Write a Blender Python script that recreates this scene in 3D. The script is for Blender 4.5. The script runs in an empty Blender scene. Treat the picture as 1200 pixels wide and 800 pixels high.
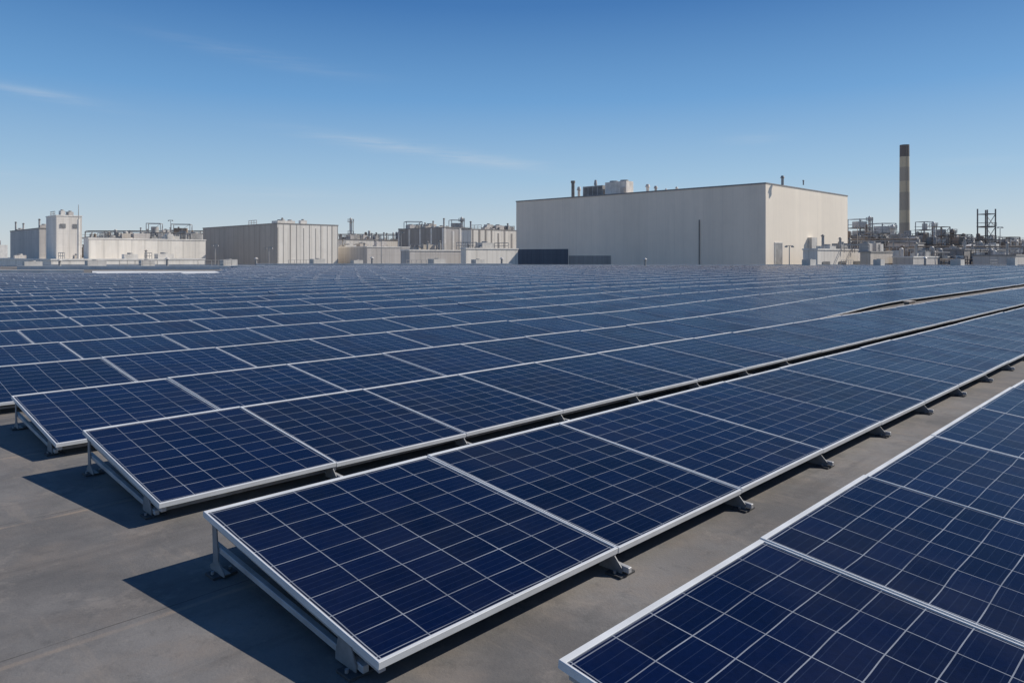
import bpy, bmesh, math, random
from mathutils import Vector, Matrix
random.seed(7)
R = math.radians
scene = bpy.context.scene
col = scene.collection

# ------------------------------------------------------------------ helpers
F = 850.0; H = 1.79; D0 = 1.65
UA = math.atan2(.711, .703)
U = Vector((math.cos(UA), math.sin(UA))); V = Vector((-math.sin(UA), math.cos(UA)))
GZ = -8.0

def tag(o, label=None, cat=None, group=None, kind=None):
    if label: o['label'] = label
    if cat: o['category'] = cat
    if group: o['group'] = group
    if kind: o['kind'] = kind
    return o

def empty(name, loc, rz=0, label=None, cat=None, group=None):
    o = bpy.data.objects.new(name, None); col.objects.link(o)
    o.location = loc; o.rotation_euler = (0, 0, rz); o.empty_display_size = .2
    return tag(o, label, cat, group)

class MB:
    def __init__(s): s.bm = bmesh.new()
    def box(s, x0, x1, y0, y1, z0, z1):
        vs = [s.bm.verts.new(p) for p in ((x0,y0,z0),(x1,y0,z0),(x1,y1,z0),(x0,y1,z0),(x0,y0,z1),(x1,y0,z1),(x1,y1,z1),(x0,y1,z1))]
        for f in ((0,3,2,1),(4,5,6,7),(0,1,5,4),(1,2,6,5),(2,3,7,6),(3,0,4,7)):
            s.bm.faces.new([vs[i] for i in f])
        return s
    def cyl(s, x, y, z0, z1, r0, r1=None, n=16, cap=True):
        r1 = r0 if r1 is None else r1
        mk = lambda z, r: [s.bm.verts.new((x+r*math.cos(2*math.pi*i/n), y+r*math.sin(2*math.pi*i/n), z)) for i in range(n)]
        a = mk(z0, r0); b = mk(z1, r1)
        for i in range(n):
            f = s.bm.faces.new((a[i], a[(i+1)%n], b[(i+1)%n], b[i])); f.smooth = True
        if cap:
            s.bm.faces.new(mk(z1, r1)); s.bm.faces.new(mk(z0, r0)[::-1])
        return s
    def bar(s, p, q, w, h=None, n=4):
        p = Vector(p); q = Vector(q); h = h or w
        d = (q-p).normalized()
        up = Vector((0,0,1)) if abs(d.z) < .95 else Vector((0,1,0))
        a = d.cross(up).normalized(); b = a.cross(d).normalized()
        if n == 4: prof = [(-w/2,-h/2),(w/2,-h/2),(w/2,h/2),(-w/2,h/2)]
        else: prof = [(w/2*math.cos(2*math.pi*i/n), w/2*math.sin(2*math.pi*i/n)) for i in range(n)]
        A = [s.bm.verts.new(p+a*u+b*v) for u, v in prof]; B = [s.bm.verts.new(q+a*u+b*v) for u, v in prof]
        m = len(prof)
        for i in range(m):
            f = s.bm.faces.new((A[i], A[(i+1)%m], B[(i+1)%m], B[i]))
        s.bm.faces.new(A[::-1]); s.bm.faces.new(B)
        return s
    def prism(s, pts, x0, x1):
        A = [s.bm.verts.new((x0, y, z)) for y, z in pts]; B = [s.bm.verts.new((x1, y, z)) for y, z in pts]
        m = len(pts)
        for i in range(m): s.bm.faces.new((A[i], A[(i+1)%m], B[(i+1)%m], B[i]))
        s.bm.faces.new(A[::-1]); s.bm.faces.new(B)
        return s
    def build(s, name, m, parent=None, bevel=0, loc=None, flip=True):
        if flip: bmesh.ops.recalc_face_normals(s.bm, faces=s.bm.faces)
        if bevel: bmesh.ops.bevel(s.bm, geom=list(s.bm.edges), offset=bevel, segments=1, affect='EDGES')
        me = bpy.data.meshes.new(name); s.bm.to_mesh(me); s.bm.free()
        me.materials.append(m)
        o = bpy.data.objects.new(name, me); col.objects.link(o)
        if parent: o.parent = parent
        if loc: o.location = loc
        return o

# ------------------------------------------------------------------ materials
class NT:
    def __init__(s, nt): s.nt = nt
    def n(s, t, **k):
        o = s.nt.nodes.new(t)
        for a, b in k.items(): setattr(o, a, b)
        return o
    def l(s, a, b): s.nt.links.new(a, b)
    def math(s, op, a, b=None, clamp=False, c=None):
        m = s.n('ShaderNodeMath', operation=op, use_clamp=clamp)
        for i, v in enumerate((a, b, c)):
            if v is None: continue
            if isinstance(v, (int, float)): m.inputs[i].default_value = v
            else: s.l(v, m.inputs[i])
        return m.outputs[0]
    def mix(s, f, a, b):
        m = s.n('ShaderNodeMix', data_type='RGBA')
        if isinstance(f, (int, float)): m.inputs[0].default_value = f
        else: s.l(f, m.inputs[0])
        for i, v in ((6, a), (7, b)):
            if isinstance(v, tuple): m.inputs[i].default_value = v if len(v) == 4 else (*v, 1)
            else: s.l(v, m.inputs[i])
        return m.outputs[2]
    def noise(s, vec, scale, detail=4, rough=.55):
        m = s.n('ShaderNodeTexNoise'); m.inputs['Scale'].default_value = scale; m.inputs['Detail'].default_value = detail; m.inputs['Roughness'].default_value = rough
        if vec is not None: s.l(vec, m.inputs['Vector'])
        return m.outputs['Fac']
    def mapping(s, vec, scale=(1,1,1), rot=(0,0,0), loc=(0,0,0)):
        m = s.n('ShaderNodeMapping'); m.inputs['Scale'].default_value = scale; m.inputs['Rotation'].default_value = rot; m.inputs['Location'].default_value = loc
        s.l(vec, m.inputs['Vector']); return m.outputs[0]
    def ramp(s, f, a, b):
        m = s.n('ShaderNodeMapRange'); m.inputs[1].default_value = a; m.inputs[2].default_value = b; m.clamp = True
        s.l(f, m.inputs[0]); return m.outputs[0]

def newmat(name):
    m = bpy.data.materials.new(name); m.use_nodes = True
    t = NT(m.node_tree); b = m.node_tree.nodes['Principled BSDF']
    return m, t, b

def simple(name, c, rough=.7, var=.25, scale=1.5, metal=0, streak=0, bump=0, dirt=None, spec=None):
    m, t, b = newmat(name)
    tc = t.n('ShaderNodeTexCoord').outputs['Object']
    n1 = t.noise(tc, scale, 6, .6)
    dark = tuple(x*(1-var) for x in c); lite = tuple(min(1, x*(1+var*.5)) for x in c)
    colr = t.mix(t.ramp(n1, .3, .7), dark, lite)
    if streak:
        st = t.noise(t.mapping(tc, (1.1, 1.1, .07)), 1.0, 5, .7)
        colr = t.mix(t.math('MULTIPLY', t.ramp(st, .48, .75), streak), colr, dirt or tuple(x*.5 for x in c))
    t.l(colr, b.inputs['Base Color']); b.inputs['Roughness'].default_value = rough; b.inputs['Metallic'].default_value = metal
    if spec is not None: b.inputs['Specular IOR Level'].default_value = spec
    if bump:
        bp = t.n('ShaderNodeBump'); bp.inputs['Strength'].default_value = bump; bp.inputs['Distance'].default_value = .01
        t.l(t.noise(tc, scale*30, 3), bp.inputs['Height']); t.l(bp.outputs[0], b.inputs['Normal'])
    return m

def cladding(name, c, pitch=1.0, hpitch=6.0, streak=.4, line=.25, seamw=.12):
    m, t, b = newmat(name)
    tc = t.n('ShaderNodeTexCoord').outputs['Object']
    sp = t.n('ShaderNodeSeparateXYZ'); t.l(tc, sp.inputs[0])
    s = t.math('ADD', sp.outputs[0], sp.outputs[1])
    fr = t.math('FRACT', t.math('DIVIDE', s, pitch))
    seam = t.math('LESS_THAN', fr, seamw)
    hs = t.math('LESS_THAN', t.math('FRACT', t.math('DIVIDE', sp.outputs[2], hpitch)), .02)
    cellid = t.math('FLOOR', t.math('DIVIDE', s, pitch*3))
    wn = t.n('ShaderNodeTexWhiteNoise', noise_dimensions='1D'); t.l(cellid, wn.inputs['W'])
    base = t.mix(wn.outputs['Value'], tuple(x*.96 for x in c), tuple(min(1, x*1.02) for x in c))
    st = t.noise(t.mapping(tc, (.5, .5, .03)), 1.0, 5, .7)
    base = t.mix(t.math('MULTIPLY', t.ramp(st, .42, .72), streak), base, tuple(x*.58 for x in c))
    st2 = t.noise(t.mapping(tc, (2.2, 2.2, .09)), 1.0, 4, .7)
    base = t.mix(t.math('MULTIPLY', t.ramp(st2, .52, .75), streak*.8), base, (c[0]*.62, c[1]*.55, c[2]*.46))
    base = t.mix(t.math('MULTIPLY', t.ramp(t.noise(tc, .12, 5), .4, .7), .18), base, tuple(x*.72 for x in c))
    pt = t.noise(t.mapping(tc, (.35, .35, .5), loc=(3, 1, 7)), 1.0, 3, .5)
    base = t.mix(t.math('MULTIPLY', t.ramp(pt, .56, .62), streak*.35), base, tuple(x*.7 for x in c))
    base = t.mix(t.math('MULTIPLY', t.math('MAXIMUM', seam, hs), line), base, tuple(x*.5 for x in c))
    t.l(base, b.inputs['Base Color']); b.inputs['Roughness'].default_value = .75; b.inputs['Specular IOR Level'].default_value = .25
    return m

def panel_mat():
    m, t, b = newmat('solar_glass')
    uv = t.n('ShaderNodeUVMap').outputs[0]
    sp = t.n('ShaderNodeSeparateXYZ'); t.l(uv, sp.inputs[0])
    geo = t.n('ShaderNodeNewGeometry').outputs['Position']
    oi = t.n('ShaderNodeObjectInfo').outputs['Random']
    at = t.n('ShaderNodeAttribute', attribute_name='rnd').outputs['Fac']
    rnd = t.math('FRACT', t.math('ADD', oi, at))
    NX, NY = 6, 9
    mg = .012
    wob = t.math('MULTIPLY', t.math('SUBTRACT', t.noise(geo, 2.1, 1, .5), .5), .07)
    wob2 = t.math('MULTIPLY', t.math('SUBTRACT', t.noise(t.mapping(geo, loc=(5,9,2)), 1.9, 1, .5), .5), .10)
    uu = t.math('ADD', t.math('MULTIPLY', t.math('SUBTRACT', sp.outputs[0], mg), NX/(1-2*mg)), wob)
    vv = t.math('ADD', t.math('MULTIPLY', t.math('SUBTRACT', sp.outputs[1], mg), NY/(1-2*mg)), wob2)
    fu = t.math('FRACT', uu); fv = t.math('FRACT', vv)
    du = t.math('MINIMUM', fu, t.math('SUBTRACT', 1, fu)); dv = t.math('MINIMUM', fv, t.math('SUBTRACT', 1, fv))
    wv = t.math('ADD', .7, t.math('MULTIPLY', t.noise(geo, 4.5, 3, .6), .6))
    line = t.math('MAXIMUM', t.math('LESS_THAN', du, t.math('MULTIPLY', wv, .0105)), t.math('LESS_THAN', dv, t.math('MULTIPLY', wv, .0135)))
    ex = t.math('MAXIMUM', t.math('GREATER_THAN', t.math('ABSOLUTE', t.math('SUBTRACT', sp.outputs[0], .5)), .5-mg*.4),
                t.math('GREATER_THAN', t.math('ABSOLUTE', t.math('SUBTRACT', sp.outputs[1], .5)), .5-mg*.4))
    line = t.math('MAXIMUM', line, t.math('MULTIPLY', ex, .4))
    fb = t.math('FRACT', t.math('ADD', t.math('MULTIPLY', vv, 4), .5)); db = t.math('MINIMUM', fb, t.math('SUBTRACT', 1, fb))
    bus = t.math('LESS_THAN', db, .035)
    cid = t.n('ShaderNodeCombineXYZ'); t.l(t.math('FLOOR', uu), cid.inputs[0]); t.l(t.math('FLOOR', vv), cid.inputs[1]); t.l(t.math('MULTIPLY', rnd, 91.7), cid.inputs[2])
    wn = t.n('ShaderNodeTexWhiteNoise', noise_dimensions='3D'); t.l(cid.outputs[0], wn.inputs['Vector'])
    vo = t.n('ShaderNodeTexVoronoi'); vo.inputs['Scale'].default_value = 55; t.l(geo, vo.inputs['Vector'])
    cry = t.n('ShaderNodeSeparateColor'); t.l(vo.outputs['Color'], cry.inputs[0])
    f = t.math('ADD', t.math('MULTIPLY', wn.outputs['Value'], .40), t.math('ADD', t.math('MULTIPLY', cry.outputs[0], .22), t.math('MULTIPLY', rnd, .38)))
    cell = t.mix(f, (.0010, .0042, .0200), (.0034, .0105, .0490))
    c = t.mix(t.math('MULTIPLY', bus, .17), cell, (.07, .10, .17))
    lvar = t.ramp(t.noise(geo, 2.5, 4, .6), .3, .7)
    c = t.mix(t.math('MULTIPLY', line, t.math('ADD', .36, t.math('MULTIPLY', lvar, .45))), c, (.40, .43, .47))
    dust = t.ramp(t.noise(geo, .9, 8, .65), .45, .8)
    c = t.mix(t.math('MULTIPLY', dust, .022), c, (.45, .42, .38))
    t.l(c, b.inputs['Base Color'])
    t.l(t.math('ADD', .24, t.math('MULTIPLY', dust, .15)), b.inputs['Roughness'])
    b.inputs['IOR'].default_value = 1.2
    b.inputs['Specular IOR Level'].default_value = .27
    bp = t.n('ShaderNodeBump'); bp.inputs['Strength'].default_value = .3; bp.inputs['Distance'].default_value = .02
    t.l(t.noise(geo, 1.3, 2), bp.inputs['Height']); t.l(bp.outputs[0], b.inputs['Normal'])
    return m

def roof_mat():
    m, t, b = newmat('roof_membrane')
    geo = t.n('ShaderNodeNewGeometry').outputs['Position']
    rot = t.mapping(geo, (1,1,1), (0,0,-UA))
    big = t.noise(geo, .35, 7, .6); fine = t.noise(geo, 60, 4, .7); mid = t.noise(geo, 2.2, 6, .65)
    c = t.mix(t.ramp(big, .38, .62), (.150, .141, .132), (.240, .227, .213))
    c = t.mix(t.math('MULTIPLY', t.ramp(mid, .46, .66), .5), c, (.24, .196, .158))
    c = t.mix(t.math('MULTIPLY', t.ramp(t.noise(t.mapping(geo, (1,1,1), (0,0,0), (7,3,0)), .8, 8, .72), .46, .62), .7), c, (.104, .100, .097))
    st = t.noise(t.mapping(rot, (.22, 2.4, 1), (0,0,.3)), 1.2, 7, .72)
    c = t.mix(t.math('MULTIPLY', t.ramp(st, .54, .66), .5), c, (.108, .101, .095))
    st2 = t.noise(t.mapping(rot, (2.0, .3, 1), (0,0,.15), (3,8,1)), 1.1, 7, .72)
    c = t.mix(t.math('MULTIPLY', t.ramp(st2, .55, .70), .5), c, (.31, .26, .21))
    vo = t.noise(t.mapping(geo, loc=(2,2,2)), 9, 5, .7)
    c = t.mix(t.math('MULTIPLY', t.ramp(vo, .56, .68), .4), c, (.10, .095, .09))
    vo2 = t.noise(t.mapping(geo, loc=(12,4,2)), 3.4, 7, .75)
    c = t.mix(t.math('MULTIPLY', t.ramp(vo2, .56, .66), .4), c, (.30, .265, .23))
    c = t.mix(t.math('MULTIPLY', fine, .22), c, (.09, .088, .086))
    br = t.n('ShaderNodeTexBrick'); br.offset = .4
    wob = t.n('ShaderNodeVectorMath', operation='ADD'); t.l(rot, wob.inputs[0])
    wn = t.n('ShaderNodeTexNoise'); wn.inputs['Scale'].default_value = .8; t.l(geo, wn.inputs['Vector'])
    ws = t.n('ShaderNodeVectorMath', operation='SCALE'); t.l(wn.outputs['Color'], ws.inputs[0]); ws.inputs['Scale'].default_value = .08; t.l(ws.outputs[0], wob.inputs[1])
    t.l(wob.outputs[0], br.inputs['Vector']); br.inputs['Scale'].default_value = 1
    br.inputs['Brick Width'].default_value = 8.0; br.inputs['Row Height'].default_value = 1.95; br.inputs['Mortar Size'].default_value = .005; br.inputs['Mortar Smooth'].default_value = .3
    c = t.mix(t.math('MULTIPLY', br.outputs['Fac'], t.math('MULTIPLY', t.ramp(mid, .3, .55), .75)), c, (.055, .051, .048))
    br2 = t.n('ShaderNodeTexBrick'); br2.offset = .4
    t.l(t.mapping(wob.outputs[0], (1,1,1), (0,0,0), (0,.07,0)), br2.inputs['Vector']); br2.inputs['Scale'].default_value = 1
    br2.inputs['Brick Width'].default_value = 8.0; br2.inputs['Row Height'].default_value = 1.95; br2.inputs['Mortar Size'].default_value = .03; br2.inputs['Mortar Smooth'].default_value = .8
    c = t.mix(t.math('MULTIPLY', t.math('MULTIPLY', br2.outputs['Fac'], t.ramp(mid, .35, .6)), .5), c, (.35, .27, .20))
    t.l(c, b.inputs['Base Color']); b.inputs['Roughness'].default_value = .9; b.inputs['Specular IOR Level'].default_value = .3
    bp = t.n('ShaderNodeBump'); bp.inputs['Strength'].default_value = .4; bp.inputs['Distance'].default_value = .006
    t.l(t.math('SUBTRACT', t.math('ADD', fine, t.math('MULTIPLY', mid, 2)), t.math('MULTIPLY', br.outputs['Fac'], 1.5)), bp.inputs['Height']); t.l(bp.outputs[0], b.inputs['Normal'])
    return m

M = dict(
    glass=panel_mat(), roof=roof_mat(),
    frame=simple('frame_white', (.64,.65,.65), .5, .15, 3, 0, spec=.3),
    frame2=simple('frame_white_far', (.68,.69,.71), .8, .1, 3, spec=.1),
    alu=simple('rack_aluminium', (.44,.44,.44), .5, .3, 6, .1, bump=.1),
    galv=simple('galvanised', (.26,.265,.27), .6, .35, 8, .1),
    dark=simple('dark_rubber', (.06,.06,.062), .8, .3, 8),
    back=simple('white_backsheet', (.5,.5,.5), .6),
    batten=simple('brown_timber', (.13,.105,.085), .8, .3, 3),
    ground=simple('far_ground', (.36,.35,.33), .9, .35, .02),
    hall=cladding('hall_cladding', (.93,.78,.63), 2.4, 80, .18, .10, .04),
    hall_sunlit=cladding('sunlit_face_cladding', (.97,.86,.71), 2.4, 80, .14, .10, .04),  # lighter copy of the hall colour, sunlight painted into its right face
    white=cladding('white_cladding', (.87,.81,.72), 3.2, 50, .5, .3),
    white2=cladding('pale_cladding', (.80,.745,.67), 1.6, 4, .5, .3),
    grey=cladding('grey_cladding', (.58,.54,.50), 1.5, 5, .5, .3),
    dgrey=cladding('weathered_cladding', (.36,.335,.31), 1.5, 5, .55, .35),
    blue=cladding('bluish_dark_cladding', (.13,.145,.17), 1.5, 5, .5, .35),
    wside=cladding('side_shade_and_rib_cladding', (.45,.415,.375), 3.2, 50, .5, .3),  # darker white cladding: shade painted on the warehouse's left face; ribs share it
    tan=cladding('tan_cladding', (.58,.52,.45), 2.2, 4, .5, .3),
    coping=simple('dark_coping', (.28,.265,.25), .6),
    pale=simple('pale_trim', (.78,.74,.68), .6, .2, .6, streak=.4),
    steel=simple('weathered_steel', (.20,.188,.176), .6, .4, .8),
    steel2=simple('grey_steel', (.40,.385,.365), .5, .35, .8),
    rust=simple('rusty_steel', (.28,.225,.18), .8, .4, .8),
    tank=simple('tank_paint', (.66,.625,.57), .5, .25, .5, streak=.5),
    win=simple('dark_window', (.22,.22,.22), .3, .3, 1),
    conc=simple('stack_tan', (.56,.475,.34), .85, .08, .2, streak=.15),
    cdark=simple('stack_dark', (.17,.145,.13), .8, .1, .3),
    cgrey=simple('stack_brown', (.385,.335,.27), .85, .08, .2, streak=.15),
    walk=simple('white_walkway', (.70,.69,.66), .7, .2, .3),
)

# ------------------------------------------------------------------ setting
g = MB(); g.box(-4000, 4000, -300, 8000, GZ-.5, GZ); tag(g.build('ground', M['ground']), kind='structure')
g = MB(); g.box(-130, 130, -14, 128, GZ+.01, 0); tag(g.build('roof', M['roof']), kind='structure')

# ------------------------------------------------------------------ solar panels
T = R(6.4); CT, ST = math.cos(T), math.sin(T)
ZL = .14; L = 1.0555*D0; PW = .945*D0; GAP = .006; LIP = .018; LIS = .012; TH = .034
def tilt(x, s, n): return (x, s*CT - n*ST, s*ST + n*CT)

def make_panel():
    root = empty('solar_panel', (0,0,0), UA)
    w = PW-GAP
    bm = bmesh.new()
    def ring(n, i, k): return [bm.verts.new(tilt(x, s, n)) for x, s in ((i,k),(w-i,k),(w-i,L-k*1.6),(i,L-k*1.6))]
    ot, it, ob, ib = ring(0,0,0), ring(0,LIS,LIP), ring(-TH,0,0), ring(-TH,LIS,LIP)
    for k in range(4):
        j = (k+1)%4
        bm.faces.new((ot[k],ot[j],it[j],it[k])); bm.faces.new((ob[k],ob[j],ot[j],ot[k]))
        bm.faces.new((ib[j],ib[k],it[k],it[j])); bm.faces.new((ob[j],ob[k],ib[k],ib[j]))
    bmesh.ops.recalc_face_normals(bm, faces=bm.faces)
    bmesh.ops.bevel(bm, geom=list(bm.edges), offset=.002, segments=1, affect='EDGES')
    me = bpy.data.meshes.new('frame'); bm.to_mesh(me); bm.free(); me.materials.append(M['frame'])
    fr = bpy.data.objects.new('frame', me); col.objects.link(fr); fr.parent = root
    i = LIS-.001; q = LIP-.001; q2 = LIP*1.6-.001
    pts = [(i,q),(w-i,q),(w-i,L-q2),(i,L-q2)]
    vs = [tilt(x,s,-.005) for x,s in pts] + [tilt(x,s,-.012) for x,s in pts]
    me = bpy.data.meshes.new('glass'); me.from_pydata(vs, [], [(0,1,2,3),(7,6,5,4),(0,4,5,1),(1,5,6,2),(2,6,7,3),(3,7,4,0)])
    uvl = me.uv_layers.new(name='UVMap')
    for k, uv in enumerate(((0,0),(1,0),(1,1),(0,1))): uvl.data[k].uv = uv
    me.materials.append(M['glass']); me.materials.append(M['back']); me.polygons[1].material_index = 1
    gl = bpy.data.objects.new('glass', me); col.objects.link(gl); gl.parent = root
    return root
proto = make_panel()

def P2(u, v): return U*u + V*v
def proj(x, y, z): return (600+F*x/y, 300+F*(H-z)/y)
def u_at(px, v):
    k = (px-600)/F
    return (k*V.y*v - V.x*v)/(U.x - k*U.y)
lows = [0.0, 1.49, 3.07, 4.45, 5.95, 7.55]
while len(lows) < 56: lows.append(lows[-1]+1.68)
starts = [1.205, 1.04, 1.08, 1.04]
WF = [(.965,.915), (.99,.885), (.82,.84), (.95,.94)]
def joint(r, k):
    us = starts[r] if r < 4 else 1.04 - .1*((r*37)%5)/5
    a, b = WF[r] if r < 4 else ((1.0, 1.0) if r < 8 else (1.08, 1.08))
    return us if k == 0 else us + a + b*(k-1)
UB = u_at(810, 5*D0)
def bend(r, u):
    """the rows behind the third one bend gently away on the right, leaving a gap"""
    if r < 3: return 0, 0
    x = (u-UB)/(10*D0)
    if x <= 0: return 0, 0
    x2 = min(x, 1); A = .82*D0
    s = A*(3*x2*x2-2*x2*x2*x2) if x < 1 else A
    ds = A*(6*x2-6*x2*x2)/(10*D0) if x < 1 else 0
    return s, math.atan(ds)
spots = []
for r, lv in enumerate(lows):
    k = -1
    while k < 140:
        k += 1
        j0, j1 = joint(r, k), joint(r, k+1); wd = j1-j0; u0 = j0*D0
        sh, an = bend(r, u0+wd*D0*.5)
        vv0 = lv*D0 + sh - math.tan(an)*wd*D0*.5
        c = P2(u0+wd*D0*.5, vv0+L*.5)
        if c.y > 113: break
        if c.y < .3: continue
        px, py = proj(c.x, c.y, ZL+.1)
        if px < -140 or px > 1330: continue
        if c.y > 63 and px < 262 + (c.y-63)*.4: continue
        cs = []
        for (a, b, z) in ((u0,vv0,ZL),(u0+wd*D0,vv0,ZL),(u0+wd*D0,vv0+L*CT,ZL+L*ST),(u0,vv0+L*CT,ZL+L*ST)):
            q = P2(a,b); cs.append(proj(q.x, max(q.y,.3), z))
        inn = any(-2<x<1202 and 0<y<802 for x,y in cs)
        ar = abs(sum(cs[i][0]*cs[(i+1)%4][1]-cs[(i+1)%4][0]*cs[i][1] for i in range(4)))/2
        spots.append(dict(r=r, k=k, u=u0, v=vv0, w=wd, a=an, ar=ar if inn else 0, inn=inn, px=px, y=c.y))
spots.sort(key=lambda s: -s['ar'])
ind, rest = spots[:300], spots[300:]
ONES = 'zeroth first second third fourth fifth sixth seventh eighth ninth tenth eleventh twelfth thirteenth fourteenth fifteenth sixteenth seventeenth eighteenth nineteenth'.split()
TENS = {20:('twentieth','twenty'),30:('thirtieth','thirty'),40:('fortieth','forty'),50:('fiftieth','fifty')}
def ordn(n):
    if n < 20: return ONES[n]
    t = n//10*10
    return TENS[t][0] if n == t else TENS[t][1]+'-'+ONES[n-t]
ind.sort(key=lambda s: (s['r'], s['k']))
cnt = {}; first = True
for s in ind:
    cnt[s['r']] = cnt.get(s['r'], 0)+1
    if first: root = proto; first = False
    else:
        root = proto.copy(); col.objects.link(root)
        for ch in proto.children:
            c = ch.copy(); col.objects.link(c); c.parent = root
    p = P2(s['u'], s['v'])
    root.location = (p.x, p.y, ZL + random.uniform(-.003, .003))
    root.scale = (s['w']*D0/PW, 1, 1)
    root.rotation_euler = (random.uniform(-.004,.004), random.uniform(-.004,.004), UA+s['a']+random.uniform(-.001,.001))
    tag(root, 'blue solar panel, %s in view from the left, %s row from the front' % (ordn(cnt[s['r']]), ordn(s['r']+1)), 'solar panel', 'solar panels in rows on the flat roof')
vs, fs, mi, uvs, rn = [], [], [], [], []
for s in rest:
    Mt = Matrix.Rotation(UA+s['a'], 3, 'Z')
    w = s['w']*D0-GAP; p = P2(s['u'], s['v']); b = len(vs); dz = random.uniform(-.005,.005); tw = random.uniform(-.012,.012); tx = random.uniform(-.008,.008)
    def add(x, t_, n):
        q = Mt @ Vector(tilt(x, t_, n)); vs.append((p.x+q.x, p.y+q.y, ZL+dz+q.z+tw*(t_/L)+tx*(x/w)))
    i = .012; q2 = LIP+.01; q3 = LIP+.052
    for x, t_ in ((0,0),(w,0),(w,L),(0,L)): add(x,t_,0)
    for x, t_ in ((i,q2),(w-i,q2),(w-i,L-q3),(i,L-q3)): add(x,t_,0)
    for x, t_ in ((0,0),(w,0),(w,L),(0,L)): add(x,t_,-TH)
    for x, t_ in ((i,q2),(w-i,q2),(w-i,L-q3),(i,L-q3)): add(x,t_,-.004)
    rv = random.random()
    for k in range(4):
        j = (k+1)%4
        fs.append((b+k,b+j,b+4+j,b+4+k)); mi.append(0); uvs += [(0,0)]*4; rn.append(rv)
        fs.append((b+8+k,b+8+j,b+j,b+k)); mi.append(0); uvs += [(0,0)]*4; rn.append(rv)
    fs.append((b+12,b+13,b+14,b+15)); mi.append(1); uvs += [(0,0),(1,0),(1,1),(0,1)]; rn.append(rv)
me = bpy.data.meshes.new('solar_panel_field'); me.from_pydata(vs, [], fs)
me.materials.append(M['frame2']); me.materials.append(M['glass'])
me.polygons.foreach_set('material_index', mi)
uvl = me.uv_layers.new(name='UVMap'); uvl.data.foreach_set('uv', [c for uv in uvs for c in uv])
a = me.attributes.new('rnd', 'FLOAT', 'FACE'); a.data.foreach_set('value', rn)
o = bpy.data.objects.new('solar_panel_field', me); col.objects.link(o)
tag(o, 'far rows of blue solar panels stretching to the roof edge', 'solar panels', kind='stuff')

# ------------------------------------------------------------------ mounting racks and rails
def make_rack(fy):
    root = empty('mounting_rack', (0,0,0), UA)
    zt = lambda y: ZL + y*math.tan(T) - TH/CT - .004
    y1 = L*CT
    m = MB()
    m.prism([(.03,zt(.03)-.034),(y1-.03,zt(y1-.03)-.034),(y1-.03,zt(y1-.03)),(.03,zt(.03))], -.018, .018)
    m.build('sloping_rail', M['alu'], root, bevel=.003)
    ys = fy-.07
    zl = lambda y: .020 + max(0, (y-ys)/(y1-ys))*.115
    m = MB()
    m.prism([(ys,zl(ys)),(y1-.07,zl(y1-.07)),(y1-.07,zl(y1-.07)+.032),(ys,zl(ys)+.032)], -.016, .016)
    m.build('lower_rail', M['alu'], root, bevel=.003)
    zr = zt(y1-.12)-.006
    m = MB()
    m.prism([(y1-.24,.0145),(y1-.06,.0145),(y1-.06,.035),(y1-.10,.06),(y1-.085,zr),(y1-.14,zr),(y1-.165,.08),(y1-.24,.035)], -.026, -.019)
    m.box(-.0255, .022, y1-.22, y1-.08, .0148, .0195)
    m.build('rear_bracket', M['galv'], root)
    m = MB(); a = fy+.02
    m.prism([(a-.05,.0145),(a+.11,.0145),(a+.11,.045),(a+.085,zt(a+.08)-.004),(a+.0,zt(a)-.004),(a-.05,.045)], -.026, -.019); m.build('front_bracket', M['galv'], root)
    for y in (fy, y1-.15):
        m = MB(); m.box(-.07,.07,y-.055,y+.055,.0,.0135); f = m.build('foot', M['dark'], root, bevel=.002)
        for sx in (-.05, .05):
            m = MB(); m.cyl(sx,y,.0138,.030,.010,n=6); m.build('bolt', M['galv'], f)
    return root
def copy_rack(src):
    r_ = src.copy(); col.objects.link(r_)
    for ch in src.children:
        c = ch.copy(); col.objects.link(c); c.parent = r_
        for gch in ch.children:
            d = gch.copy(); col.objects.link(d); d.parent = c
    return r_
rp_end = make_rack(.22); rp_mid = make_rack(-.01); used = set()
rows_r = {0: 5, 1: 18, 2: 8, 3: 4, 4: 2}
rn_names = ['first', 'second', 'third', 'fourth', 'fifth']
for r, n in rows_r.items():
    for k in range(n):
        src = rp_end if k == 0 else rp_mid
        if src.name not in used: root = src; used.add(src.name)
        else: root = copy_rack(src)
        u = joint(r, k)*D0 + (.04 if k == 0 else -.005)
        p = P2(u, lows[r]*D0); root.location = (p.x, p.y, 0)
        lab = ('metal rack under the left end of the %s row of panels from the front' % rn_names[r]) if k == 0 else \
              ('metal rack under %s joint from the left in the %s row of panels' % (ordn(k), rn_names[r]))
        tag(root, lab, 'mounting rack', 'metal racks carrying the solar panels')
for r in range(0, 5):
    us = joint(r, 0)
    for (yo, nm, nl) in ((.12, 'front', 'low'), (L*CT-.36, 'rear', 'high')):
        z = ZL + yo*math.tan(T) - TH - .042
        p = P2(us*D0+.08, lows[r]*D0+yo)
        ln = 46 if r < 3 else 12
        m = MB(); m.box(0, ln, -.014, .014, z-.025, z-.001)
        o = m.build('support_rail', M['galv']); o.location = (p.x, p.y, 0); o.rotation_euler = (0,0,UA)
        tag(o, 'long metal rail under the %s edges of the %s row of panels' % (nl, rn_names[r]), 'rail', 'rails under the panel rows')

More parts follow.
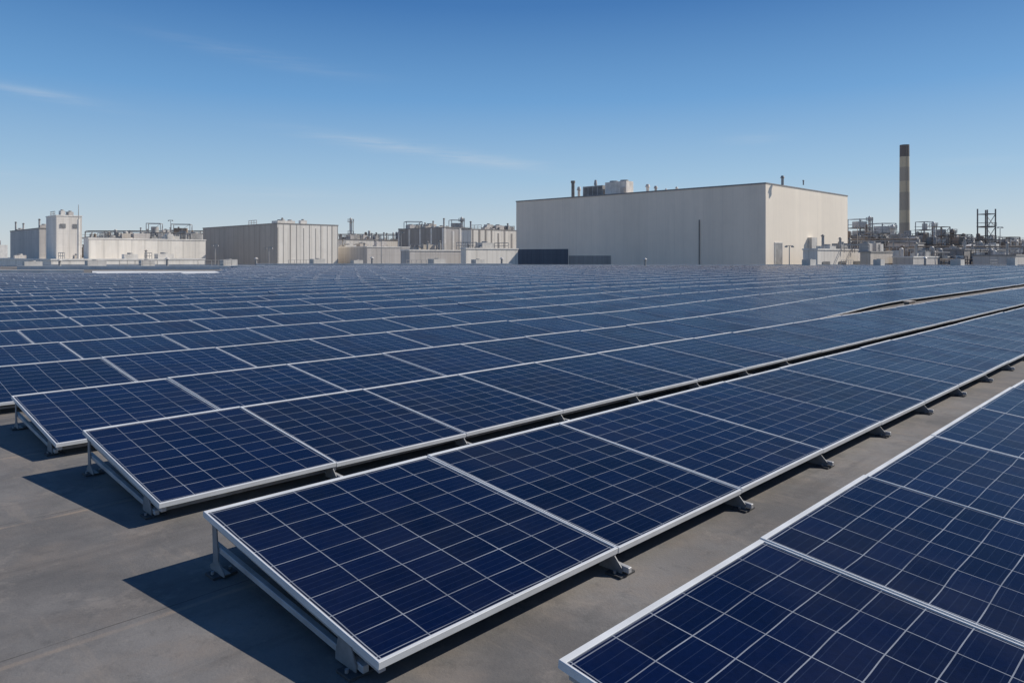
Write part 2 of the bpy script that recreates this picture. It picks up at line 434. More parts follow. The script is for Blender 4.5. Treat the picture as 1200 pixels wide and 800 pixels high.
vt = 4.66*D0; ua, ub = u_at(925, vt), u_at(1290, vt)
tr = empty('timber_curb', (*P2(ua, vt), 0), UA, 'long brown curb in the gap behind the third row on the right', 'curb')
MB().box(0, ub-ua, -.06, .06, .0, .125).build('upstand', M['batten'], tr)
MB().box(-.02, ub-ua, -.085, .085, .126, .14).build('cap_strip', M['batten'], tr)
q = P2(u_at(1066, 4.86*D0), 4.86*D0)
jb = empty('junction_box', (q.x, q.y, 0), UA, 'tiny brown junction box standing in the gap behind the third row', 'box')
MB().box(-.35,.35,-.08,.08,.08,.19).build('housing', M['rust'], jb, bevel=.01); MB().box(-.3,-.25,-.07,.07,0,.079).build('leg', M['galv'], jb); MB().box(.25,.3,-.07,.07,0,.079).build('leg', M['galv'], jb); MB().box(-.37,.37,-.1,.1,.191,.203).build('lid', M['tan'], jb)

def at(px, py, Y): return Vector(((px-600)/F*Y, Y, H+(300-py)/F*Y))
def slab(name, px0, px1, Y0, Y1, z0, z1, m, label, cat):
    b = MB(); a0, a1 = (px0-600)/F, (px1-600)/F
    lo = [b.bm.verts.new(q) for q in ((a0*Y0,Y0,z0),(a1*Y0,Y0,z0),(a1*Y1,Y1,z0),(a0*Y1,Y1,z0))]
    hi = [b.bm.verts.new((v.co.x,v.co.y,z1)) for v in lo]
    for i in range(4): b.bm.faces.new((lo[i],lo[(i+1)%4],hi[(i+1)%4],hi[i]))
    b.bm.faces.new(hi); b.bm.faces.new(lo[::-1])
    return tag(b.build(name, m), label, cat)
slab('walkway_slab', 108, 262, 66, 84, .004, .06, M['walk'], 'pale walkway slab on the roof beyond the left panel rows', 'walkway')
slab('roof_curb', -60, 98, 72, 73, .0, .4, M['pale'], 'low white curb on the roof at the far left', 'curb')
slab('roof_curb', 20, 310, 98, 99, .0, .45, M['pale'], 'thin white curb behind the pale walkway slab', 'curb')
slab('roof_curb', 300, 600, 119, 120, .0, .55, M['pale'], 'pale curb along the roof edge left of the hall', 'curb')
b = MB(); b.box(-129, 129, 127.0, 127.6, .001, .3); tag(b.build('parapet', M['pale']), 'long low pale parapet along the far edge of the roof', 'parapet')

def roof_unit(px, Y, w, h, kind, lab):
    x = (px-600)/F*Y; r = empty('rooftop_unit', (x, Y, 0), UA, lab, 'rooftop unit')
    if kind == 0:
        MB().box(-w/2, w/2, -w*.3, w*.3, .12, h).build('casing', M['tank'], r); MB().box(-w*.45, w*.45, -w*.25, w*.25, 0, .119).build('skid', M['steel'], r)
        MB().cyl(0, 0, h+.001, h+.12, w*.18).build('fan_cowl', M['steel2'], r)
    elif kind == 1:
        MB().cyl(0, 0, 0, h, .18).build('pipe', M['steel2'], r); MB().cyl(0, 0, h+.001, h+.25, .38, .12).build('cowl', M['tank'], r)
    else:
        b = MB()
        for k in range(6): b.bar((k*1.1, 0, 0), (k*1.1, 0, h), .06)
        b.bar((0,0,h),(5.5,0,h),.06); b.bar((0,0,h*.55),(5.5,0,h*.55),.05); b.build('rail', M['steel2'], r)
        MB().box(-.1, 5.6, -.08, .08, .001, .06).build('base', M['pale'], r)
ru = [(38,104,2.2,1.0,0),(70,108,1,1.1,1),(112,112,2.6,1.1,0),(140,110,0,1.1,2),(172,114,2,1.2,0),(196,112,1,1.3,1),(232,116,0,1.1,2),(268,122,2.4,1.2,0),(300,123,1,1.3,1),(338,123,0,1.1,2),(372,123,2.2,1.3,0),(418,123,1.8,1.1,0),(436,123,1,1.4,1),(476,123,0,1.1,2),(512,123,2.6,1.3,0),(560,123,2,1.2,0),(588,123,1,1.3,1),(756,124,1,1.2,1),(948,124,2.4,1.2,0),(986,124,0,1.1,2),(1030,124,2,1.2,0),(1084,124,1,1.4,1),(1122,124,2.6,1.2,0),(1160,124,0,1.1,2),(1186,124,2,1.4,0)]
kn = ['small pale rooftop unit', 'short vent pipe', 'short guard rail']
kc = {}
for px, Y, w_, h_, kd in ru:
    kc[kd] = kc.get(kd, 0)+1
    roof_unit(px, Y, w_, h_, kd, '%s on the far roof edge behind the panels, %s from the left' % (kn[kd], ordn(kc[kd])))

# ------------------------------------------------------------------ buildings
def bldg(name, pc, ytop, Y, pl, pr, m, label, cat, zb=GZ, ribs=0, coping='coping', units=0, wins=0, ribm=None, winr=0, lm=None, rm=None, lcol=0, ribw=.25):
    c = at(pc, ytop, Y); kr = (pr-600)/F; kl = (pl-600)/F
    Lu = (kr*c.y-c.x)/(U.x-kr*U.y); Lv = (c.x-kl*c.y)/(-V.x+kl*V.y)
    root = empty(name, (c.x, c.y, zb), UA, label, cat)
    h = c.z-zb
    MB().box(0, Lu, 0, Lv, 0, h).build('wall', M[m], root)
    if lm: MB().box(-.05, -.003, -.02, Lv, 0, h-.01).build('side_tone_cladding', M[lm], root)  # thin sheet over the left face; on the warehouse it carries painted shade
    if rm: MB().box(-.02, Lu, -.06, -.003, 0, h-.01).build('sunlit_face_cladding', M[rm], root)  # thin sheet over the right face; on the hall it carries painted sunlight
    r = MB(); e = .12
    r.box(-e, Lu+e, -e, 0.3, h+.001, h+.3); r.box(-e, Lu+e, Lv-.3, Lv+e, h+.001, h+.3); r.box(-e, .3, .301, Lv-.301, h+.001, h+.3); r.box(Lu-.3, Lu+e, .301, Lv-.301, h+.001, h+.3)
    r.build('roof_coping', M[coping], root)
    rng = random.Random(int(pc*10+ytop))
    if ribs:
        st = Lu/ribs
        for i in range(ribs+1):
            xx = min(max(0, i*st + rng.uniform(-.25,.25)*st*.5), Lu-ribw)
            MB().box(xx, xx+ribw*rng.uniform(.7,1.2), -.09, -.062, 0, h-rng.choice([.02,.02,.9])).build('pilaster', M[ribm or m], root)
    for i in range(lcol):
        y = (Lv-.6)*i/max(1, lcol-1)
        MB().box(-.16, -.055, y, y+.6, 0, h-.02).build('column', M['pale'], root)
    for i in range(wins):
        y = Lv*(i+.5)/wins
        w = MB().box(-.12, -.056, y-Lv/wins*.28, y+Lv/wins*.28, h-3.6, h-2.1).build('window', M['win'], root)
        MB().box(-.16, -.121, y-Lv/wins*.3, y+Lv/wins*.3, h-3.75, h-3.6).build('sill', M['pale'], w)
    for i in range(winr):
        x = Lu*(i+.5)/winr
        MB().box(x-Lu/winr*.22, x+Lu/winr*.22, -.12, -.064, h-3.4, h-2.2).build('window', M['win'], root)
    for i in range(units):
        w, d, hh = rng.uniform(1.2, 4.2), rng.uniform(1.2, 3.6), rng.uniform(.5, 2.0)
        x, y = rng.uniform(.5, max(.6, Lu-w-.5)), rng.uniform(.5, max(.6, Lv-d-.5))
        ty = rng.random()
        if ty < .5:
            q = MB().box(x, x+w, y, y+d, h, h+hh*.15).box(x+.1, x+w-.1, y+.1, y+d-.1, h+hh*.15+.001, h+hh).build('rooftop_unit', M[rng.choice(['tank','steel2','tan','grey'])], root)
            MB().cyl(x+w/2, y+d/2, h+hh+.001, h+hh+.35, min(w,d)*.3).build('fan_cowl', M['steel2'], q)
        elif ty < .75:
            q = MB().cyl(x, y, h, h+hh*1.5, .25).build('vent_pipe', M['steel2'], root)
            MB().cyl(x, y, h+hh*1.5+.001, h+hh*1.5+.3, .45, .1).build('vent_cap', M['steel'], q)
        else:
            b_ = MB()
            for k in range(4): b_.bar((x, y+k*1.6, h), (x, y+k*1.6, h+1.6), .12)
            b_.bar((x, y, h+1.6), (x, y+4.8, h+1.6), .15); b_.bar((x, y, h+.9), (x, y+4.8, h+.9), .12)
            b_.build('roof_railing', M['steel2'], root)
    return root, Lu, Lv, h

hall, Lu, Lv, hh = bldg('factory_hall', 897, 215.5, 150, 605, 993, 'hall', 'large windowless beige factory hall with a flat roof', 'factory hall', rm='hall_sunlit')
MB().box(-.3, -.16, Lv*.21, Lv*.21+.18, 4, hh*.72).build('downpipe', M['steel'], hall)
MB().box(-.13, -.004, Lv*.74, Lv-.5, 0, hh*.47).build('dark_base_strip', M['blue'], hall)
MB().box(-.11, -.004, Lv*.55, Lv*.735, 0, hh*.40).build('grey_base_strip', M['dgrey'], hall)
d = MB().box(4.2, 7.6, -.12, -.062, 0, 12.5).build('door', M['steel2'], hall); MB().box(4.0, 4.199, -.16, -.062, 0, 12.7).box(7.601, 7.8, -.16, -.062, 0, 12.7).box(4.2, 7.6, -.16, -.062, 12.501, 12.7).build('door_frame', M['pale'], d)
MB().box(21.0, 24.0, -1.0, -.062, 8, 14).build('wall_vent', M['tank'], hall)

def roof_box(px0, px1, pyt, t, label, name='air_handling_unit', cat='air handling unit'):
    k0 = (px0-600)/F
    base = Vector((hall.location.x, hall.location.y)) + U*t
    v0 = (base.x-k0*base.y)/(-V.x+k0*V.y); k1 = (px1-600)/F; v1 = (base.x-k1*base.y)/(-V.x+k1*V.y)
    q = base + V*((v0+v1)/2); zr = GZ+hh
    ztop = H + (300-pyt)/F*q.y; w = abs(v0-v1); r = empty(name, (q.x, q.y, zr), UA, label, cat)
    return r, w, max(.8, ztop-zr)
r, w, h = roof_box(683, 706, 218, 6, 'grey louvred air handling unit on the hall roof, left one')
MB().box(0, 3, -w/2, w/2, .3, h).build('casing', M['steel2'], r)
for k in range(4): MB().box(-.05, -.002, -w/2+.2+k*(w-.3)/4, -w/2+.2+k*(w-.3)/4+(w-.3)/4-.25, .6, h-.3).build('louvre', M['steel'], r)
MB().box(.1, 2.9, -w/2+.1, w/2-.1, 0, .299).build('skid', M['steel'], r)
r, w, h = roof_box(709, 734, 213, 6, 'taller pale boxy air handling unit on the hall roof')
MB().box(0, 3, -w/2, w/2, .3, h).build('casing', M['tank'], r)
MB().box(-.3, -.002, -w/2+.4, -w/2+1.6, .3, h*.6).build('duct', M['steel2'], r)
for k in (-.25, .25): MB().cyl(1.5, w*k, h+.001, h+.4, w*.16).build('fan_cowl', M['steel2'], r)
MB().box(.1, 2.9, -w/2+.1, w/2-.1, 0, .299).build('skid', M['steel'], r)
r, w, h = roof_box(669, 674, 212, 6, 'dark narrow exhaust duct leftmost on the hall roof', 'exhaust_duct', cat='duct')
MB().cyl(0, 0, 0, h-.6, w*.3).build('pipe', M['steel'], r); MB().cyl(0, 0, h-.599, h, w*.4, w*.4).build('cap', M['steel'], r)
for i, (a, b_, y, mm, lab) in enumerate(((756,762,216,'tank','short pale vent on the hall roof right of the air handling units'),(766,771,218,'steel2','small dark vent in the middle of the hall roof'),(791,795,219,'tank','thin pale vent on the middle of the hall roof'),(914,920,206,'steel2','dark vent cowl standing on the hall roof near its corner'),(676,681,219,'tank','small pale vent beside the dark duct on the hall roof'),(696,700,211,'steel2','thin pipe rising behind the left air handling unit'),(940,943,211,'steel2','thin vent pipe on the hall roof right of its corner cowl'),(779,782,221,'pale','tiny pale vent between two others on the hall roof'))):
    r, w, h = roof_box(a, b_, y, 8 if i not in (3,) else 5, lab, 'roof_vent', cat='vent')
    MB().cyl(0, 0, 0, h*.75, w*.25).build('pipe', M[mm], r); MB().cyl(0, 0, h*.75+.001, h, w*.42, w*.25).build('cowl', M[mm], r)

bldg('grey_building', 46, 268, 215, 12, 62, 'grey', 'square grey building at the far left edge', 'building', units=5)
bldg('white_tower_building', 66, 253, 205, 54, 96, 'white2', 'tall narrow white building beside the mast on the left', 'building', units=4, coping='pale', winr=2)
bldg('long_white_building', 104, 280, 178, 98, 241, 'white', 'long low white building with roof equipment', 'building', units=18, coping='pale')
bldg('plant_building', 190, 273, 235, 120, 240, 'white2', 'pale building behind the long low white building', 'building', units=14, wins=6)
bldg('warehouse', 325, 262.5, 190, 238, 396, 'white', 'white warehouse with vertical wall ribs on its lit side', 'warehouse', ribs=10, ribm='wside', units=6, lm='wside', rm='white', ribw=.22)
bldg('low_building', 405, 281, 240, 396, 466, 'white2', 'low pale building right of the ribbed warehouse', 'building', units=12, winr=5)
bldg('long_shed', 430, 290, 200, 385, 480, 'grey', 'low grey shed in front of the low pale building', 'shed', units=8, coping='pale')
bldg('process_building', 520, 267, 230, 467, 548, 'grey', 'weathered dark grey process block with pale columns left of the hall', 'building', units=16, lcol=5, lm='dgrey', ribs=3, ribm='pale', ribw=.7)
bldg('pale_building', 552, 269, 222, 541, 612, 'white', 'pale ribbed building directly left of the large hall', 'building', units=12, ribs=8, ribm='dgrey', rm='white', ribw=.8)
bldg('low_grey_building', 480, 294, 165, 470, 540, 'grey', 'low grey building in front of the weathered process block', 'building', units=8, coping='pale')
bldg('low_white_building', 546, 292, 165, 540, 607, 'white', 'low white building in front of the hall at its left end', 'building', units=6, coping='pale')
bldg('flat_shed', 60, 305, 150, -30, 240, 'white', 'very low white shed beyond the curb at the far left', 'shed', units=9, coping='pale')
bldg('equipment_cabin', 958, 293, 138, 941, 1012, 'white2', 'small white equipment cabin right of the hall', 'cabin', units=9, coping='pale', winr=3)
bldg('equipment_cabin', 1020, 296, 142, 1008, 1046, 'tan', 'small tan equipment cabin beside the white cabin', 'cabin', units=6)
bldg('low_brown_building', 1130, 293, 165, 1098, 1180, 'dgrey', 'low brown building under the dark steel tower', 'building', units=9, wins=3)
bldg('pipe_shed', 1075, 285, 205, 1040, 1110, 'grey', 'grey shed standing at the foot of the chimney', 'shed', units=9, wins=4)
bldg('corner_shed', 1190, 300, 150, 1140, 1240, 'grey', 'low grey shed at the far right edge', 'shed', units=9)
bldg('middle_shed', 1070, 302, 146, 1046, 1140, 'grey', 'very low grey shed in front of the chimney', 'shed', units=10, coping='pale')
bldg('back_building', 1030, 276, 270, 985, 1075, 'white2', 'pale building far behind the platform towers right of the hall', 'building', units=12, winr=5)
bldg('back_building', 1120, 278, 265, 1080, 1160, 'grey', 'grey building far behind the squat brown steel frame', 'building', units=12, winr=5)
bldg('back_building', 1185, 281, 260, 1150, 1240, 'grey', 'grey building far behind the frame at the right edge', 'building', units=12, winr=5)

p = at(92, 240, 200); r = empty('mast', (p.x, p.y, GZ), 0, 'thin pale mast rising beside the tall white building', 'mast')
MB().cyl(0, 0, 0, p.z-GZ-4, .45, .3, 8).build('pole', M['tank'], r); MB().cyl(0, 0, p.z-GZ-3.999, p.z-GZ, .12, .08, 6).build('antenna', M['steel2'], r)
p = at(1060, 170, 255); r = empty('chimney', (p.x, p.y, GZ), 0, 'tall banded industrial chimney with a dark top', 'chimney')
hc = p.z-GZ; rad = lambda z: 1.78-.24*(z/hc)
zs = [0, .14, .28, .44, .53, .66, .74, .84, .915, 1.0]
for i in range(9):
    a, b_ = zs[i]*hc, zs[i+1]*hc
    mm = ['cgrey','conc','cgrey','conc','cgrey','conc','cgrey','conc','cdark'][i]
    MB().cyl(0, 0, a, b_, rad(a), rad(b_), 32, cap=(i==8)).build('band' if i < 8 else 'dark_top', M[mm], r)
b_ = MB(); b_.bar((-.3,-1.9,2),(-.3,-1.65,hc-.5),.08); b_.bar((.3,-1.9,2),(.3,-1.65,hc-.5),.08); b_.build('ladder', M['cgrey'], r)

def frame_tower(px, ytop, Y, wpx, lab, mm='steel', levels=4, mast=0, decks=True, name='steel_frame_tower', eq=True, tk=1.0):
    p = at(px, ytop, Y); w = wpx/F*Y; h = p.z-GZ; r = empty(name, (p.x, p.y, GZ), .3, lab, 'steel tower'); a = w/2/1.2
    b = MB()
    for x in (-a, a):
        for y in (-a, a): b.bar((x,y,0),(x,y,h+mast*random.uniform(.6,1)),.26*tk)
    b.build('posts', M[mm], r)
    z0 = 7.0
    for i in range(levels+1):
        z = z0+(h-z0)*i/levels; b = MB()
        b.bar((-a,-a,z),(a,-a,z),.22*tk); b.bar((-a,a,z),(a,a,z),.22*tk); b.bar((-a,-a,z-.01),(-a,a,z-.01),.2*tk); b.bar((a,-a,z-.01),(a,a,z-.01),.2*tk)
        b.build('ring_beam', M[mm], r)
        if decks and i < levels:
            d = MB().box(-a*1.15,a*1.15,-a*1.15,a*1.15,z+.16,z+.26).build('deck', M[mm], r)
            b = MB()
            for x in (-a*1.13, a*1.13): b.bar((x,-a*1.13,z+1.2),(x,a*1.13,z+1.2),.08)
            for y in (-a*1.13, a*1.13): b.bar((-a*1.13,y,z+1.2),(a*1.13,y,z+1.2),.08)
            for k in range(5): b.bar((-a*1.13+k*a*.565,-a*1.13,z+.27),(-a*1.13+k*a*.565,-a*1.13,z+1.2),.06)
            b.build('railing', M[mm], d)
            if eq:
                if random.random() < .4: MB().cyl(random.uniform(-a*.3,a*.3), 0, z+.27, z+.27+(h-z0)/levels*.7, a*random.uniform(.35,.6)).build('vessel', M[random.choice(['tank','steel2'])], d)
                else: MB().box(-a*.8,a*.6,-a*.5,a*.5,z+.27,z+.27+(h-z0)/levels*.65).build('equipment_box', M[random.choice(['tank','rust','steel2'])], d)
    b = MB()
    for i in range(levels):
        za, zb = z0+(h-z0)*i/levels, z0+(h-z0)*(i+1)/levels
        b.bar((-a,-a,za),(a,-a,zb),.12*tk); b.bar((a,-a,za),(a,a,zb),.12*tk)
    b.build('cross_bracing', M[mm], r)
    return r
def tank(px, ytop, Y, wpx, lab, mm='tank'):
    p = at(px, ytop, Y); w = wpx/F*Y/2; h = p.z-GZ; r = empty('storage_tank', (p.x,p.y,GZ), 0, lab, 'tank')
    MB().cyl(0,0,0,h-w*.25,w,None,32).build('shell', M[mm], r); MB().cyl(0,0,h-w*.25+.001,h,w*1.01,w*.15,32).build('roof', M['pale'], r)
    b = MB()
    for i in range(24):
        a0, a1 = 2*math.pi*i/24, 2*math.pi*(i+1)/24; z = h-w*.25
        b.bar((w*math.cos(a0),w*math.sin(a0),z+.05),(w*math.cos(a0),w*math.sin(a0),z+1.1),.07); b.bar((w*math.cos(a0),w*math.sin(a0),z+1.1),(w*math.cos(a1),w*math.sin(a1),z+1.1),.07)
    b.build('railing', M['steel2'], r)
    for k in range(3): MB().cyl(0,0,(h-w*.3)*(.45+.2*k),(h-w*.3)*(.45+.2*k)+.18,w+.08,None,32).build('stiffening_ring', M['steel2'], r)
def vessel(px, ytop, Y, wpx, lab, mm='tank'):
    p = at(px, ytop, Y); w = wpx/F*Y/2; h = p.z-GZ; r = empty('column_vessel', (p.x,p.y,GZ), 0, lab, 'column')
    MB().cyl(0,0,0,h-w,w,None,20).build('shell', M[mm], r); MB().cyl(0,0,h-w+.001,h,w,w*.3,20).build('head', M[mm], r)
    for z in (.55,.75,.93):
        q = MB().cyl(0,0,h*z,h*z+.12,w+.7,None,16).build('platform', M['steel2'], r)
        b = MB()
        for i in range(12):
            a0, a1 = 2*math.pi*i/12, 2*math.pi*(i+1)/12; rr = w+.65
            b.bar((rr*math.cos(a0),rr*math.sin(a0),h*z+.12),(rr*math.cos(a0),rr*math.sin(a0),h*z+1.1),.06); b.bar((rr*math.cos(a0),rr*math.sin(a0),h*z+1.1),(rr*math.cos(a1),rr*math.sin(a1),h*z+1.1),.06)
        b.build('railing', M['steel2'], q)
    b = MB(); b.bar((w+.4,0,2),(w+.4,0,h-.5),.3,n=8); b.build('riser_pipe', M['steel2'], r)
def pipe_rack(px0, px1, ytop, Y, lab, mm='steel'):
    p = at(px0, ytop, Y); q = at(px1, ytop, Y); h = p.z-GZ; Lx = q.x-p.x; r = empty('pipe_rack', (p.x,p.y,GZ), 0, lab, 'pipe rack')
    n = max(3, int(Lx/6))
    for i in range(n+1):
        x = Lx*i/n; b = MB(); b.bar((x,0,0),(x,0,h),.3); b.bar((x,4,0),(x,4,h),.3)
        for z in (h-.2, h-2.4): b.bar((x,0,z),(x,4,z),.28)
        b.build('trestle', M[mm], r)
    for k in range(5):
        b = MB(); z = h+.2 if k%2 else h-2.0; b.bar((-.5,.4+k*.75,z),(Lx+.5,.4+k*.75,z),random.uniform(.2,.4),n=10); b.build('pipe', M[random.choice(['rust','steel2','rust','steel'])], r)
    b = MB(); b.bar((0,-.1,h-.3),(Lx,-.1,h-.3),.25); b.bar((0,-.1,h-2.5),(Lx,-.1,h-2.5),.22); b.build('side_beam', M[mm], r)

def block(px, ytop, Y, wpx, lab, seed, pal=('tank','steel2','rust','dgrey','steel'), hs=('tan','grey','dgrey')):
    rng = random.Random(seed)
    p = at(px, ytop, Y); w = wpx/F*Y; h = p.z-GZ; r = empty('process_unit', (p.x,p.y,GZ), rng.uniform(-.2,.5), lab, 'process unit')
    MB().box(-w/2, w/2, 0, 8, 0, h*.70).build('skid_housing', M[rng.choice(hs)], r)
    for i in range(9):
        a = rng.uniform(-w/2, w/2-1.5); ww = rng.uniform(.7, 2.2); zt = h*rng.uniform(.68,.92); y0 = rng.uniform(-1.5, 3)
        MB().box(a, a+ww, y0, y0+2.5, h*.45, zt).build('equipment_box', M[rng.choice(pal)], r)
    for i in range(3):
        a = rng.uniform(-w/2, w/2); q = rng.uniform(.3, .6); y0 = rng.uniform(-2, 3); zt = h*rng.uniform(.75, 1.0)
        b = MB().cyl(a, y0, h*.4, zt-q*.5, q, None, 14); b.cyl(a, y0, zt-q*.5+.001, zt, q, q*.35, 14); b.build('vessel', M[rng.choice(pal[:3])], r)
    for i in range(6):
        z = h*rng.uniform(.5,.88); y0 = rng.uniform(-2.6,-1.2)
        b = MB(); b.bar((-w*rng.uniform(.3,.6), y0, z), (w*rng.uniform(.3,.6), y0, z), rng.uniform(.15,.28), n=8); x = w*rng.uniform(-.3,.3); b.bar((x,y0,h*.3),(x,y0,z),.2,n=8)
        b.build('pipe', M[rng.choice(['steel2','steel','rust','steel2'])], r)
    b = MB()
    for zz in (.62, .74, .86):
        b.bar((-w/2,-.3,h*zz),(w/2,-.3,h*zz),.14); b.bar((-w/2,-.3,h*zz+1.1),(w/2,-.3,h*zz+1.1),.08)
    n = 6
    for k in range(n+1): b.bar((-w/2+w*k/n,-.3,h*.4),(-w/2+w*k/n,-.3,h*.86+1.1*(k%2)),.14)
    b.build('access_frame', M[rng.choice(['steel','steel2'])], r)

frame_tower(1156, 251, 205, 15, 'dark open steel tower with two masts on the right', 'steel', 4, 1.6, eq=False)
frame_tower(1008, 257, 230, 22, 'grey steel platform tower just right of the hall', 'steel2', 5, tk=.75)
frame_tower(1034, 262, 240, 24, 'pale steel process tower between hall and chimney', 'steel2', 4, tk=.75)
frame_tower(1083, 260, 235, 15, 'steel process tower just right of the chimney', 'steel2', 5, tk=.7)
frame_tower(1103, 266, 220, 15, 'squat brown steel frame right of the chimney', 'rust', 4, tk=.75)
frame_tower(1125, 275, 205, 20, 'low dark steel frame left of the open tower', 'steel', 3, tk=.75)
frame_tower(1181, 278, 205, 20, 'dark low steel frame right of the open tower', 'rust', 3, tk=.75)
vessel(1046, 263, 225, 5, 'slim pale column left of the chimney'); vessel(1019, 253, 245, 3, 'slim column behind the platform tower right of the hall')
vessel(1094, 260, 228, 4, 'slim column behind the brown steel frame'); vessel(1116, 268, 222, 5, 'short column right of the brown steel frame', 'rust')
tank(1138, 286, 190, 18, 'round tank under the open steel tower', 'tank')
pipe_rack(990, 1075, 281, 195, 'long pipe rack between the hall and the chimney', 'steel2'); pipe_rack(1075, 1215, 290, 178, 'low pipe rack crossing below the steel towers', 'steel2')
pipe_rack(396, 468, 275, 262, 'pipe rack behind the low pale building on the left', 'steel2'); pipe_rack(100, 235, 271, 250, 'pipe rack behind the long low white building', 'steel2')
for i, px in enumerate(range(1000, 1215, 18)):
    block(px, [268,262,270,266,264,268,272,270,276,272,274,280][i%12], 212+((i*7)%5)*7, 22, 'jumbled process unit right of the hall, %s in line from the left' % ordn(i+1), 40+i, ('steel2','rust','tank','dgrey','steel','steel2'), ('dgrey','grey','tan'))
for i, px in enumerate(range(1004, 1215, 23)):
    block(px, [288,291,286,290,288,292,289,291,287,290][i%10], 160+((i*5)%4)*5, 26, 'low jumbled equipment unit before the towers, %s from the left' % ordn(i+1), 240+i, ('steel2','tank','rust','dgrey','steel','white2'), ('dgrey','grey','tan'))
for i, px in enumerate((108, 130, 152, 178, 204, 228)):
    block(px, [270,266,270,267,263,268][i], 232+((i*7)%4)*6, 22, 'jumbled process unit behind the long white building, %s from the left' % ordn(i+1), 70+i)
for i, px in enumerate((402, 422, 444, 462)):
    block(px, [273,270,274,271][i], 270, 22, 'jumbled process unit between warehouse and dark block, %s from the left' % ordn(i+1), 90+i)
for i, px in enumerate((478, 500, 522, 545, 568, 592)):
    block(px, [262,260,263,260,264,263][i], 262, 24, 'jumbled process unit behind the buildings left of the hall, %s from left' % ordn(i+1), 110+i)
frame_tower(181, 262, 240, 18, 'small steel frame behind the long white building', 'steel2', 3, tk=.75); frame_tower(213, 263, 245, 24, 'wide steel frame left of the ribbed warehouse', 'steel2', 3, tk=.75)
frame_tower(484, 260, 250, 22, 'steel frame at left behind the dark process block', 'steel2', 4, tk=.75); frame_tower(535, 258, 255, 18, 'steel frame between the dark block and pale building', 'steel2', 4, tk=.75)
vessel(411, 255, 260, 3, 'thin column right of the ribbed warehouse'); vessel(541, 254, 258, 3, 'thin column beside the steel frame left of the hall')

def pole(px, ytop, Y, lab, mm='steel2'):
    p = at(px, ytop, Y); r = empty('light_pole', (p.x,p.y,GZ), 0, lab, 'light pole'); h = p.z-GZ
    MB().cyl(0,0,0,h,.16,.08,8).build('pole', M[mm], r); MB().bar((-.7,0,h),(.7,0,h),.1).build('crossarm', M[mm], r)
    for x in (-.6,.6): MB().box(x-.2,x+.2,-.2,.2,h-.3,h-.06).build('lamp_head', M['steel2'], r)
pole(315, 290, 150, 'light pole in front of the ribbed warehouse'); pole(252, 287, 170, 'light pole at left end of the ribbed warehouse'); pole(447, 280, 190, 'light pole in front of the low pale building')
pole(925, 288, 135, 'light pole in front of the lit side of the hall'); pole(1005, 265, 190, 'tall light pole at the right end of the hall'); pole(200, 258, 230, 'tall light pole behind the long white building')
pole(1172, 266, 200, 'light pole right of the open steel tower'); pole(470, 272, 200, 'light pole left of the dark process block')

for i in range(46):
    px = -60 + i*29 + random.uniform(-9, 9); Y = random.uniform(420, 640); yt = random.uniform(283, 293); w = random.uniform(14, 34)
    p = at(px, yt, Y); r = empty('distant_building', (p.x, p.y, GZ), UA, 'low hazy building far away on the horizon', 'building', 'distant buildings along the horizon')
    ww = w/F*Y*.6; h = p.z-GZ
    mm = random.choice(['white2','grey','tan','pale'])
    MB().box(0,ww,0,ww*.8,0,h).build('wall', M[mm], r); MB().box(ww*.1,ww*.5,ww*.1,ww*.4,h+.001,h+random.uniform(1,4)).build('roof_house', M['steel2'], r)

# ------------------------------------------------------------------ light, sky
EL = R(38); AZ = math.atan2(.93, .36)
sd = Vector((math.sin(AZ)*math.cos(EL), math.cos(AZ)*math.cos(EL), math.sin(EL)))
sl = bpy.data.lights.new('sun', 'SUN'); sl.energy = 4.6; sl.angle = R(.5); sl.color = (1, .94, .85)
so = bpy.data.objects.new('sun', sl); col.objects.link(so); so.rotation_euler = (-sd).to_track_quat('-Z', 'Y').to_euler(); so.location = (20, 10, 30)

w = bpy.data.worlds.new('World'); scene.world = w; w.use_nodes = True
t = NT(w.node_tree); bg = w.node_tree.nodes['Background']
STR = .09
sky = t.n('ShaderNodeTexSky', sky_type='NISHITA'); sky.sun_disc = False; sky.sun_elevation = EL; sky.sun_rotation = AZ
sky.air_density = 1.0; sky.dust_density = .4; sky.ozone_density = 3; sky.altitude = 100
gen = t.n('ShaderNodeTexCoord').outputs['Generated']
sp = t.n('ShaderNodeSeparateXYZ'); t.l(gen, sp.inputs[0])
az = t.math('ARCTAN2', sp.outputs[0], sp.outputs[1]); el = t.math('ARCSINE', sp.outputs[2])
def s2l(c): return tuple(((x/255+.055)/1.055)**2.4/STR for x in c)
cr = t.n('ShaderNodeValToRGB')
stops = [(0.0,(206,213,217)),(2.0,(192,208,220)),(6.0,(158,193,222)),(12.0,(108,161,212)),(19.0,(64,119,181)),(35.0,(42,90,152)),(90,(34,72,132))]
cr.color_ramp.interpolation = 'LINEAR'
els = cr.color_ramp.elements
while len(els) < len(stops): els.new(.5)
for e, (d_, c_) in zip(els, stops): e.position = d_/90; e.color = (*[x*STR for x in s2l(c_)], 1)
t.l(t.math('DIVIDE', t.math('MAXIMUM', el, 0), math.pi/2), cr.inputs[0])
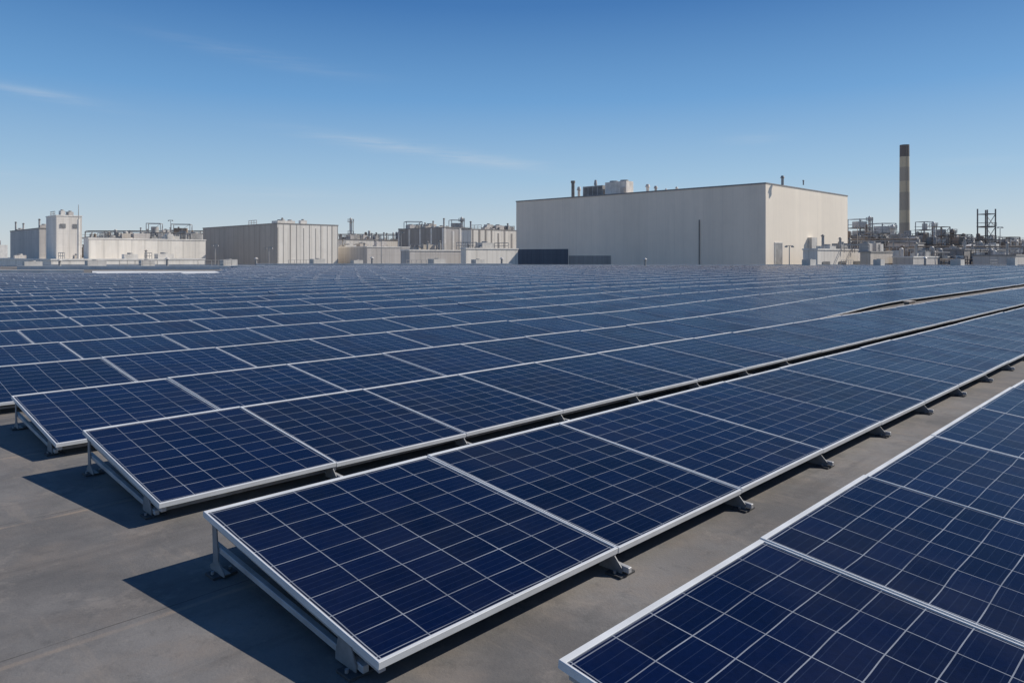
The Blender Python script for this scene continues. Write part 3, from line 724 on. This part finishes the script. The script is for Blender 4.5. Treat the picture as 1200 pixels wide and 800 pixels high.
sc = t.n('ShaderNodeVectorMath', operation='SCALE'); t.l(cr.outputs[0], sc.inputs[0]); sc.inputs['Scale'].default_value = 1/STR
skyc = t.mix(.88, sky.outputs[0], sc.outputs[0])
cv = t.n('ShaderNodeCombineXYZ'); t.l(az, cv.inputs[0]); t.l(el, cv.inputs[1])
wisp = t.ramp(t.noise(t.mapping(cv.outputs[0], (5, 60, 1), (0,0,R(7))), 1.6, 8, .65), .34, .78)
tot = None
for px, py, sx, sy, sl_, amp in ((45,110,90,6,-.10,.32),(500,178,125,8,-.13,.36),(430,166,60,4,-.05,.26),(560,188,60,6,-.1,.3),(310,68,110,8,-.12,.15),(885,163,35,5,0,.2),(310,226,110,6,.0,.16),(30,205,90,9,0,.15),(1130,190,70,6,0,.12)):
    dx = px-600; a0 = math.atan(dx/F); e0 = math.atan((300-py)/math.hypot(F, dx))
    sa = sx/F*math.cos(a0)**2; se = sy/F*math.cos(a0)
    A = t.math('SUBTRACT', az, a0)
    E = t.math('SUBTRACT', t.math('SUBTRACT', el, e0), t.math('MULTIPLY', A, sl_))
    q = t.math('ADD', t.math('POWER', t.math('ABSOLUTE', t.math('DIVIDE', A, sa)), 2), t.math('POWER', t.math('ABSOLUTE', t.math('DIVIDE', E, se)), 2))
    gq = t.math('MULTIPLY', t.math('EXPONENT', t.math('MULTIPLY', q, -1)), amp)
    tot = gq if tot is None else t.math('ADD', tot, gq)
mask = t.math('MULTIPLY', tot, wisp, clamp=True)
c = t.mix(mask, skyc, (7.2, 7.6, 8.0))
t.l(c, bg.inputs['Color']); bg.inputs['Strength'].default_value = STR

# ------------------------------------------------------------------ camera
cd = bpy.data.cameras.new('camera'); cam = bpy.data.objects.new('camera', cd); col.objects.link(cam); scene.camera = cam
cam.location = (0, 0, H); cam.rotation_euler = (R(90), 0, 0)
cd.sensor_width = 36; cd.lens = 36*F/1200; cd.shift_y = -100/1200; cd.clip_start = .05; cd.clip_end = 12000
scene.view_settings.view_transform = 'Standard'; scene.view_settings.look = 'None'; scene.view_settings.exposure = 0
